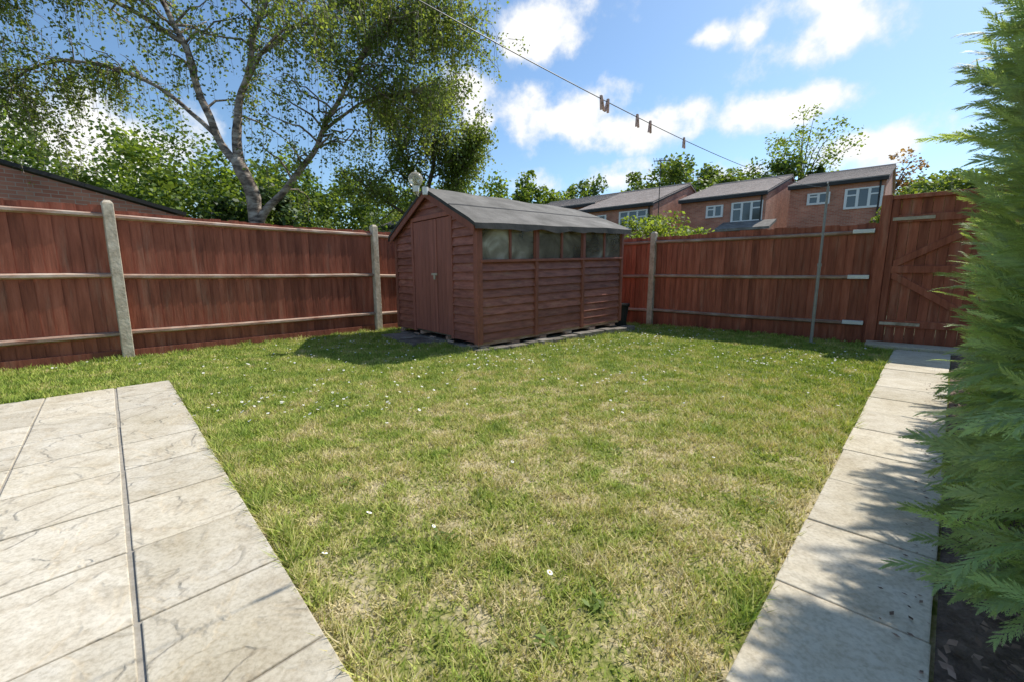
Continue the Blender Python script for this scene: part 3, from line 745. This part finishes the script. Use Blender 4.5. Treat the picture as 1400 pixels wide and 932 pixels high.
house('brick_house',34.4,-6.2,-1.34,14,6.85,8.6,M_brick,[(.22,.44,5.7,6.25,2),(.62,.97,5.25,6.3,3),(.15,.5,1.5,3.0,2)])
house('brick_house',32.0,-29,-19.7,12,7.0,8.6,M_brick,[(.2,.5,5.2,6.3,2),(.6,.9,5.2,6.3,2)])
house('white_house',17.5,-29.3,-25.2,6,4.6,5.7,M_render,[(.15,.4,3.5,4.2,2),(.55,.85,3.5,4.2,2)])
mb=MB(); mb.fbox(GV,30.6,32.0,-9.4,-6.6,0,3.9,0)
gp=empty('brick_porch',G(31,-8,0)); mb.build('walls',[M_brick],gp)
mb=MB(); mb.hexa([GV(30.3,-9.6,3.9),GV(32.15,-9.6,4.5),GV(32.15,-6.4,4.5),GV(30.3,-6.4,3.9),GV(30.3,-9.6,4.05),GV(32.15,-9.6,4.65),GV(32.15,-6.4,4.65),GV(30.3,-6.4,4.05)],0); mb.build('roof',[M_felt],gp)
ob_=empty('brick_outbuilding',G(-2,-19,0)); mb=MB()
a0,a1=-9,2.9; z0,z1=5.9,2.85
mb.add([G(a0,-16),G(a1,-16),G(a1,-16,z1),G(a0,-16,z0)],[(0,1,2,3)]); mb.add([G(a1,-16),G(a1,-22),G(a1,-22,z1),G(a1,-16,z1)],[(0,1,2,3)])
mb.add([G(a0,-16),G(a0,-22),G(a0,-22,z0),G(a0,-16,z0)],[(3,2,1,0)])
mb.build('walls',[M_brick],ob_)
mb=MB(); mb.hexa([GV(a0,-15.9,z0),GV(a1+.2,-15.9,z1),GV(a1+.2,-22.2,z1),GV(a0,-22.2,z0),GV(a0,-15.9,z0+.10),GV(a1+.2,-15.9,z1+.10),GV(a1+.2,-22.2,z1+.10),GV(a0,-22.2,z0+.10)],0)
mb.build('roof',[M_fascia],ob_)
ta=empty('television_aerial',(10.4,30.5,0)); mb=MB(); x,y=10.1,30.3
mb.tube([(x,y,0),(x,y,8.9)],.03,6,0); mb.tube([(x-.5,y,8.7),(x+.6,y-.3,8.7)],.03,5,0)
for k in range(6): mb.tube([(x-.45+k*.2,y-.2,8.7-.25),(x-.45+k*.2,y+.2,8.7+.25)],.015,4,0)
mb.build('mast',[M_fascia],ta)

# ------------------------------------------------------------------ trees
def grow(name, limbs, twigs, leaves_per, lsize, leafm, barkm, droop, tl, spread, hang, base, leafasp=.7, wmin=.25):
    root=empty(name,base); mb=MB(); segs=[]
    for pts,r0,r1,wt in limbs:
        pts=[Vector(p) for p in pts]; dense=[]
        for i in range(len(pts)-1):
            p0=pts[max(i-1,0)];p1=pts[i];p2=pts[i+1];p3=pts[min(i+2,len(pts)-1)]
            for k in range(5):
                t=k/5; dense.append(.5*((2*p1)+(p2-p0)*t+(2*p0-5*p1+4*p2-p3)*t*t+(3*p1-p0-3*p2+p3)*t**3))
        dense.append(pts[-1]); n=len(dense)
        dense=[p+Vector((mn.noise(p*1.3),mn.noise(p*1.3+Vector((9,0,0))),0))*(r0*.5+.05) for p in dense]
        rad=[(r0+(r1-r0)*(i/(n-1))**.8)*(1+.12*mn.noise(dense[i]*3)) for i in range(n)]
        mb.tube(dense,rad,9,0,.5)
        if wt>0: segs.append((dense,rad,wt))
    tot=sum(s[2] for s in segs); LP=[]
    for _ in range(twigs):
        x=random.random()*tot
        for dn,rd,wt in segs:
            x-=wt
            if x<=0: break
        f=wmin+(1-wmin)*random.random()**.7; i=min(int(f*(len(dn)-1)),len(dn)-2); st=dn[i].lerp(dn[i+1],random.random())
        al=(dn[i+1]-dn[i]).normalized(); rv=Vector((random.gauss(0,1),random.gauss(0,1),random.gauss(0,.55))).normalized()
        dr=(rv+al*.6+Vector((0,0,.25))).normalized(); L=tl*random.uniform(.5,1.25)
        pts=[]; 
        for k in range(7):
            t=k/6; pts.append(st+dr*L*t+Vector((0,0,-droop*L*t*t))+Vector((random.gauss(0,.03),random.gauss(0,.03),random.gauss(0,.03)))*L)
        r_=min(.03,rd[i]*.5); mb.tube(pts,[r_*(1-.8*k/6) for k in range(7)],5,0,.5,cap=False)
        for q in range(5):
            k=random.randint(1,5); sp=pts[k].lerp(pts[k+1],random.random())
            sv=Vector((random.gauss(0,1),random.gauss(0,1),random.gauss(0,.4))).normalized(); sl=L*random.uniform(.2,.45)
            ep=sp+sv*sl*.6+Vector((0,0,-hang*random.uniform(.4,1)))
            mid=sp+sv*sl*.5+Vector((0,0,-hang*.15))
            mb.tube([sp,mid,ep],[.008,.005,.003],3,0,.5,cap=False)
            m_=leaves_per//5; tt=rng.random(m_)[:,None]
            a=np.array(sp);b=np.array(mid);c=np.array(ep)
            LP.append((1-tt)**2*a+2*tt*(1-tt)*b+tt**2*c+rng.normal(size=(m_,3))*spread)
    mb.build('trunk_and_branches',[barkm],root,smooth=True)
    P=np.concatenate(LP); np_obj('leaves',leaf_quads(P,np.full(len(P),lsize),leafasp,.1),4,rng.random(len(P)),[leafm],root)
    return root
bl=[
 ([(-6.5,11,-.1),(-6.42,11,1.2),(-6.4,11,2.5),(-6.5,11,3.3),(-6.62,11,3.9)],.21,.15,0),
 ([(-6.62,11,3.9),(-6.68,11.0,4.5),(-6.63,11.1,5.1),(-6.34,11.2,6.2),(-6.07,11.3,7.3),(-5.7,11.6,8.8),(-5.5,11.8,10.2)],.13,.03,1.3),
 ([(-6.58,11,3.7),(-7.05,10.9,4.3),(-7.32,10.8,5.24),(-7.54,10.7,6.38),(-7.95,10.6,7.3),(-8.6,10.4,8.6),(-9,10.3,9.6)],.11,.03,1.2),
 ([(-6.42,11,2.3),(-6.1,10.95,2.75),(-5.54,10.9,3.3),(-4.85,10.8,4.0),(-4.16,10.8,5.1),(-3.48,10.8,6.2),(-2.6,11,7.3)],.11,.03,1.5),
 ([(-7.54,10.7,6.38),(-8.6,10.3,7.0),(-9.9,10,7.3),(-11.3,9.8,7.2),(-12.4,9.6,6.6)],.06,.015,1.9),
 ([(-7.1,10.9,4.4),(-8.2,10.9,5.4),(-9.6,10.9,6.0),(-11,10.8,6.0),(-12.2,10.8,5.3)],.06,.015,1.6),
 ([(-6.34,11.2,6.2),(-5.4,11.4,7.0),(-4.4,11.6,7.7),(-3.2,11.8,8.0),(-2.0,12,7.5)],.05,.015,1.7),
 ([(-6.5,11.1,5.6),(-5.6,10.6,6.3),(-4.8,10.2,6.5),(-4.0,10,6.4)],.045,.012,.9),
 ([(-4.5,10.8,4.5),(-3.7,11,5.2),(-3.0,11.2,5.5),(-2.3,11.3,5.6)],.045,.012,1.0),
 ([(-3.6,10.8,6.0),(-2.9,11,6.8),(-2.2,11.2,7.3),(-1.5,11.3,7.4)],.04,.012,1.1),
 ([(-7.95,10.6,7.3),(-9.4,10.8,8.4),(-11,11,8.9)],.05,.012,1.2),
]
grow('birch_tree',bl,430,125,.080,M_lf_birch,M_birch,.32,1.55,.085,.95,(-6.5,11,0))
B0=Vector((-2.95,15.2,0))
tl2=[([B0,B0+Vector((-.1,0,2)),B0+Vector((.0,0,3.6))],.18,.12,0),
 ([B0+Vector((0,0,3.4)),B0+Vector((.2,0,4.6)),B0+Vector((.35,.1,5.9)),B0+Vector((.5,0,7.0))],.10,.03,1.4),
 ([B0+Vector((0,0,3.2)),B0+Vector((-.5,0,4.2)),B0+Vector((-.8,.1,5.2)),B0+Vector((-1.1,0,6.2))],.08,.03,1.1),
 ([B0+Vector((0,0,2.8)),B0+Vector((.6,0,3.7)),B0+Vector((1.2,.1,4.7)),B0+Vector((1.6,0,5.6))],.07,.02,1.4),
 ([B0+Vector((0,0,2.6)),B0+Vector((-.9,-.3,3.3)),B0+Vector((-1.7,-.4,3.8)),B0+Vector((-2.1,-.5,4.3))],.07,.02,.6)]
grow('hawthorn_tree',tl2,210,105,.10,M_lf_birch,M_trunk,.12,1.2,.13,.3,B0)

def crown(center, R, nclump, n, sg=.2):
    c=rand_dirs(nclump); r=rng.uniform(.35,1.0,nclump)**.6
    C=c*r[:,None]*np.array(R)+np.array(center)
    idx=rng.integers(0,nclump,n); cs=rng.uniform(.6,1.3,nclump)
    off=rand_dirs(n)*(rng.random(n)**.45)[:,None]*(np.array(R)*sg*1.6)*cs[idx][:,None]
    off[:,2]*=.75
    return C[idx]+off, C
def simple_tree(name, x,y,h,R,rz,leafm,nclump=40,n=6000,ls=.3,sg=.2,bark=M_trunk,tr=.25):
    root=empty(name,(x,y,0)); cz=h-rz
    P,C=crown((x,y,cz),(R,R,rz),nclump,n,sg)
    mb=MB(); mb.tube([(x,y,-.1),(x+.1,y,cz*.5),(x,y,cz)],[tr,tr*.7,tr*.4],8,0)
    for i in range(0,len(C),2):
        c=Vector(C[i]); mb.tube([(x,y,max(cz-rz*.8,h*.15)),Vector((x,y,cz-rz*.3)).lerp(c,.5),c],[tr*.4,tr*.2,tr*.06],5,0,cap=False)
    mb.build('trunk_and_limbs',[bark],root)
    np_obj('leaves',leaf_quads(P,np.full(n,ls),.75,.3),4,rng.random(n),[leafm],root); return root
simple_tree('oak_tree',19.3,54,15.6,5.6,5.6,M_lf_a,60,10000,.44)
simple_tree('oak_tree',26.0,55,15.0,4.6,5.0,M_lf_a,50,7000,.44)
simple_tree('oak_tree',32.5,57,16.0,5.0,5.4,M_lf_a,55,8000,.44)
simple_tree('ash_tree',37.0,57,21.3,5.4,5.7,M_lf_b,46,2400,.34,.17)
simple_tree('yew_tree',36.0,53,14.4,2.0,4.4,M_lf_c,30,5000,.35)
simple_tree('copper_plum_tree',42.6,49.5,14.6,2.4,2.4,M_lf_cop,26,700,.33,.2)
LP=[];SZ=[]; MI=[]
def addc(x,y,h,R,rz,n,ls,mi,ncl=36,sg=.22):
    P,C=crown((x,y,h-rz),(R,R*.8,rz),ncl,n,sg); LP.append(P); SZ.append(np.full(n,ls)); MI.append(np.full(n,mi))
for (x,y,h,R,rz,mi) in [(-31,24,10.6,4,5,1),(-27,23,9.4,3.6,4.5,0),(-23.5,24,9.6,3.6,4.6,0),(-20.5,24,8.7,3,4.2,1),(-17.8,24,8.2,3,4,0),(-15.4,25,7.4,2.6,3.8,1),
    (-13.5,27,8.0,2.8,4,0),(-11.8,30,8.6,2.6,4.3,0),(-9.6,37,9.4,2.8,4.4,0),(-6.0,33,8.0,2.6,3.8,1),(-3.6,33,8.0,2.4,4,0),(-18,31,9.2,4,5,0),(-25,31,11.8,5,6,0),(-34,30,13,5,6.5,0),(-12.8,22,5.2,2.2,2.5,2),(-4.6,24,5.0,1.6,2.2,0)]:
    addc(x,y,h,R,rz,4600,.26,mi)
for i in range(26):
    x=-14+i*3.0+random.uniform(-.8,.8); y=62+random.uniform(-4,6)
    addc(x,y,13.3+random.uniform(-1.6,1.8)+ (1.0 if i in (6,7,12) else 0),3.2,5,2000,.48,random.choice([0,1,0,1]),30)
for i in range(13):
    x=-46+i*3.2; addc(x,46+random.uniform(-3,3),11.0+random.uniform(-1.5,2),3.4,5,1700,.45,random.choice([0,1]),26)
for i in range(14):
    addc(4+i*3.3,53+random.uniform(-2,2),9.0+random.uniform(-.8,1),2.8,4.4,1700,.42,random.choice([0,2,1]),26)
P=np.concatenate(LP);SZ=np.concatenate(SZ);MI=np.concatenate(MI)
np_obj('distant_trees',leaf_quads(P,SZ,.8,.3),4,rng.random(len(P)),[M_lf_a,M_lf_b,M_lf_c],None,MI)
simple_tree('buddleia_shrub',3.9,11.3,2.7,1.15,.9,M_lf_b,34,6000,.09,.2,tr=.04)
simple_tree('elder_shrub',4.9,11.6,2.35,.9,.8,M_lf_b,24,3000,.10,.2,tr=.04)
c=GV(10.9,.45,0); 
root=empty('clipped_privet_bush',c); P=rand_dirs(16000); rr=rng.uniform(.84,1.04,16000)[:,None]
P=P*rr*np.array((1.1,1.1,1.35))+np.array((c.x,c.y,1.55)); np_obj('leaves',leaf_quads(P,np.full(16000,.075),.7,.3),4,rng.random(16000),[M_lf_a],root)
mb=MB(); mb.sphere((c.x,c.y,1.55),(.95,.95,1.15),0); mb.tube([(c.x,c.y,-.1),(c.x,c.y,1)],.06,8,0); mb.build('dark_core_and_trunk',[M_core],root,smooth=True)  # solid dark green filler inside the leaves blocks seeing through, plus stem

# ------------------------------------------------------------------ conifer hedge
T=[]
def tri(p,d_,w,l):
    n_=np.array([-d_[1],d_[0],0]); T.append([p-n_*w,p+n_*w,p+d_*l])
ax=np.array([1.,0,0])
for seg in range(4): 
    p=np.array([seg*.25,0,0.]); n_=np.array([0,.012*(1-seg*.2),0]); T.append([p-n_,p+n_,p+ax*.33])
nb=10
for i in range(nb):
    t=.05+.9*i/nb
    for sd in (-1,1):
        an=math.radians(27+9*math.sin(i*2.1+sd))*sd; d_=np.array([math.cos(an),math.sin(an),.12*math.sin(i*3.3+sd)]); l=(.30+.05*math.sin(i*5))*(1-t)**.7+.08; p=np.array([t+.02*sd,0,0.])
        tri(p,d_,.014,l)
        for q in range(4):
            f=.15+.21*q; s3=1 if (q+i)%2 else -1
            for s4 in (s3,-s3) if q<3 else (s3,):
                a2=an+s4*math.radians(27); d2=np.array([math.cos(a2),math.sin(a2),.1*s4]); tri(p+d_*l*f,d2,.013,l*.36*(1.2-f))
T=np.array(T); K=len(T); TV=T.reshape(-1,3); 
def droopT(V,k): 
    V=V.copy(); V[:,2]-=k*V[:,0]**2; V[:,2]-=.35*np.abs(V[:,1])**1.3; return V
hedge=empty('conifer_hedge',G(4.4,1.3,0))
trees=[(2.72,1.18,.86,5.4),(3.90,1.30,.88,5.2),(5.10,1.40,.88,5.6),(6.35,1.50,.86,4.6),(7.45,1.66,.8,4.2)]
pos=[];dirs=[];scl=[]
def rad_at(z,h,R,phi,seed):
    f=z/h; pr=min(1,.78+f*1.3)*(1-max(0,(f-.5)/.5)**2*.95) if f<1 else 0
    nz=mn.noise(Vector((math.cos(phi)*1.3+seed*7,math.sin(phi)*1.3,z*1.5)))*.26+mn.noise(Vector((math.cos(phi)*3+seed*7,math.sin(phi)*3,z*4)))*.22
    return max(.08,R*pr*(1+nz))
NF=[4700,2300,1500,800,500]
for ti,(ta_,tb_,R,h) in enumerate(trees):
    c=0
    while c<NF[ti]:
        z=random.uniform(.18,h*.97); phi=random.uniform(0,2*math.pi)
        da,db=math.cos(phi),math.sin(phi)
        if db>.55 and random.random()<.88: continue
        if da>.5 and random.random()<.7: continue
        if z>3.4 and random.random()<.5: continue
        r=rad_at(z,h,R,phi,ti); L=random.uniform(.13,.27)
        f=random.uniform(.82,1.04); rb=max(.02,r*f-L*.4)
        p=GV(ta_+da*rb,tb_+db*rb,z)
        out=GV(da,db,0); up=.75 if z>.8 else .1
        dv=(out+Vector((0,0,random.gauss(up,.35)))+Vector((random.gauss(0,.35),random.gauss(0,.35),0))).normalized()
        pos.append(p);dirs.append(dv);scl.append(L); c+=1
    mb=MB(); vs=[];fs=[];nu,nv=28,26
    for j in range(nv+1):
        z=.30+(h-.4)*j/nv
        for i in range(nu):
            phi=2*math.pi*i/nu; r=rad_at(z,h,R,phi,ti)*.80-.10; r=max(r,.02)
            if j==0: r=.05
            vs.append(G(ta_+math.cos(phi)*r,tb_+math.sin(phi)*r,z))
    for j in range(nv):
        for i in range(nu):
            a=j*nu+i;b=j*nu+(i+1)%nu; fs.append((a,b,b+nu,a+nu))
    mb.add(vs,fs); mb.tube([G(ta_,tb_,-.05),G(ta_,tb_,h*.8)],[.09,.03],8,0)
    mb.build('dark_core_and_trunk',[M_core],hedge,smooth=True)  # dark green core mass put in to block the view through, plus trunk
for k in range(460):
    a=random.uniform(1.65,3.3); z=random.uniform(.25,.85); b=.50+random.uniform(-.18,.14)+(a-2)*.07
    p=GV(a,b,z); dv=(GV(-.5+random.gauss(0,.35),-1,0).normalized()+Vector((0,0,random.gauss(-.05,.28)))).normalized()
    pos.append(p);dirs.append(dv);scl.append(random.uniform(.15,.29))
for k in range(150):
    ti=random.choice([0,0,1,2]); ta_,tb_,R,h=trees[ti]; z=random.uniform(1.0,3.8); phi=random.uniform(math.pi*.95,math.pi*1.6)
    r=rad_at(z,h,R,phi,ti)*.93; da,db=math.cos(phi),math.sin(phi)
    p=GV(ta_+da*r,tb_+db*r,z); dv=(GV(da,db,0)+Vector((0,0,random.uniform(.4,1.3)))).normalized()
    for q in range(4):
        pos.append(p+dv*q*.05);dirs.append((dv+Vector((random.gauss(0,.22),random.gauss(0,.22),random.gauss(0,.2)))).normalized());scl.append(random.uniform(.12,.19))
n=len(pos); Pn=np.array([tuple(p) for p in pos]); Dn=np.array([tuple(p) for p in dirs]); Sn=np.array(scl)
upv=np.tile([0,0,1.],(n,1))+rng.normal(size=(n,3))*.8
Yv=np.cross(upv,Dn); Yv/=np.linalg.norm(Yv,axis=1,keepdims=True); Zv=np.cross(Dn,Yv)
V0=droopT(TV,.22)
V=(V0[None,:,0:1]*Dn[:,None,:]+V0[None,:,1:2]*Yv[:,None,:]*.95+V0[None,:,2:3]*Zv[:,None,:])*Sn[:,None,None]+Pn[:,None,:]
rn=np.repeat(rng.random(n),K)*.7+rng.random(n*K)*.3
np_obj('sprays',V.reshape(-1,3),3,rn,[M_lf_hedge],hedge)
print('fronds',n,'tris',n*K)

# ------------------------------------------------------------------ world
w=D.worlds.new('World'); scene.world=w; w.use_nodes=True; nt=w.node_tree
bg=nt.nodes['Background']
SA=math.radians(37); SE=math.radians(50)
sky=nd(nt,'ShaderNodeTexSky'); sky.sky_type='NISHITA'; sky.sun_disc=False; sky.sun_elevation=SE; sky.sun_rotation=math.pi/2-SA
sky.air_density=1.0; sky.dust_density=.6; sky.ozone_density=1.7
tc=nd(nt,'ShaderNodeTexCoord')
nz=nd(nt,'ShaderNodeTexNoise'); nz.inputs['Scale'].default_value=10; nz.inputs['Detail'].default_value=10; nz.inputs['Roughness'].default_value=.58
nt.links.new(tc.outputs['Generated'],nz.inputs['Vector'])
clouds=[((.042,.887,.459),.12,.055,1),((.076,.943,.323),.17,.062,1.1),((.239,.924,.296),.14,.038,1.0),((.311,.897,.314),.07,.03,.9),((-.088,.924,.372),.07,.040,.9),
 ((.493,.818,.296),.12,.038,1.05),((.492,.789,.369),.10,.040,.9),((.532,.754,.385),.10,.05,.9),((.348,.837,.421),.07,.022,.8),((.413,.811,.414),.04,.035,.65),((.519,.743,.43),.11,.034,.7),
 ((-.689,.687,.200),.22,.085,1),((.588,.779,.215),.11,.038,.8),((.30,.94,.20),.32,.03,.65),((-.86,.45,.42),.2,.07,.8),((.85,.4,.4),.15,.06,.8),((.2,-.9,.4),.3,.1,.9),((-.5,-.7,.5),.25,.1,.9)]
acc=None
for c,wd_,ht_,am in clouds:
    sb_=nd(nt,'ShaderNodeVectorMath',operation='SUBTRACT'); sb_.inputs[1].default_value=c; nt.links.new(tc.outputs['Generated'],sb_.inputs[0])
    ml=nd(nt,'ShaderNodeVectorMath',operation='MULTIPLY'); ml.inputs[1].default_value=(1/wd_,1/wd_,1/ht_); nt.links.new(sb_.outputs[0],ml.inputs[0])
    le=nd(nt,'ShaderNodeVectorMath',operation='LENGTH'); nt.links.new(ml.outputs[0],le.inputs[0])
    mr=nd(nt,'ShaderNodeMapRange'); mr.inputs['From Min'].default_value=0; mr.inputs['From Max'].default_value=1.5; mr.inputs['To Min'].default_value=am; mr.inputs['To Max'].default_value=0
    nt.links.new(le.outputs['Value'],mr.inputs['Value'])
    if acc is None: acc=mr.outputs[0]
    else:
        mx=nd(nt,'ShaderNodeMath',operation='MAXIMUM'); nt.links.new(acc,mx.inputs[0]); nt.links.new(mr.outputs[0],mx.inputs[1]); acc=mx.outputs[0]
s_=nd(nt,'ShaderNodeMath',operation='MULTIPLY_ADD'); s_.inputs[1].default_value=2.0; s_.inputs[2].default_value=-1.0; nt.links.new(nz.outputs['Fac'],s_.inputs[0])
a_=nd(nt,'ShaderNodeMath',operation='ADD'); nt.links.new(acc,a_.inputs[0]); nt.links.new(s_.outputs[0],a_.inputs[1])
cm=nd(nt,'ShaderNodeMapRange',interpolation_type='SMOOTHSTEP'); cm.inputs['From Min'].default_value=.22; cm.inputs['From Max'].default_value=.72; nt.links.new(a_.outputs[0],cm.inputs['Value'])
cl2=ramp(nt,a_.outputs[0],[(.3,(5.8,6.1,6.6)),(.75,(7.4,7.4,7.3))])
tint=nd(nt,'ShaderNodeMixRGB',blend_type='MULTIPLY'); tint.inputs['Fac'].default_value=1; tint.inputs['Color2'].default_value=(.90,1.05,1.12,1); nt.links.new(sky.outputs[0],tint.inputs['Color1'])
mix=nd(nt,'ShaderNodeMixRGB'); nt.links.new(cm.outputs[0],mix.inputs['Fac']); nt.links.new(tint.outputs[0],mix.inputs['Color1']); nt.links.new(cl2.outputs[0],mix.inputs['Color2'])
nt.links.new(mix.outputs[0],bg.inputs['Color']); bg.inputs['Strength'].default_value=.15

sl=D.lights.new('sun','SUN'); sl.energy=5.0; sl.angle=math.radians(.5); sl.color=(1,.95,.86)
so=D.objects.new('sun',sl); scene.collection.objects.link(so); so.location=(10,8,15)
dv=Vector((-math.cos(SA)*math.cos(SE),-math.sin(SA)*math.cos(SE),-math.sin(SE))); so.rotation_euler=dv.to_track_quat('-Z','Y').to_euler()

cam=D.cameras.new('camera'); co=D.objects.new('camera',cam); scene.collection.objects.link(co)
cam.sensor_width=36; cam.lens=36*580/1400; cam.clip_end=1000; cam.clip_start=.05
co.location=(0,0,1.15); co.rotation_euler=(math.radians(90-8.92),0,0)
scene.camera=co
scene.view_settings.view_transform='Standard'; scene.view_settings.look='None'; scene.view_settings.exposure=0
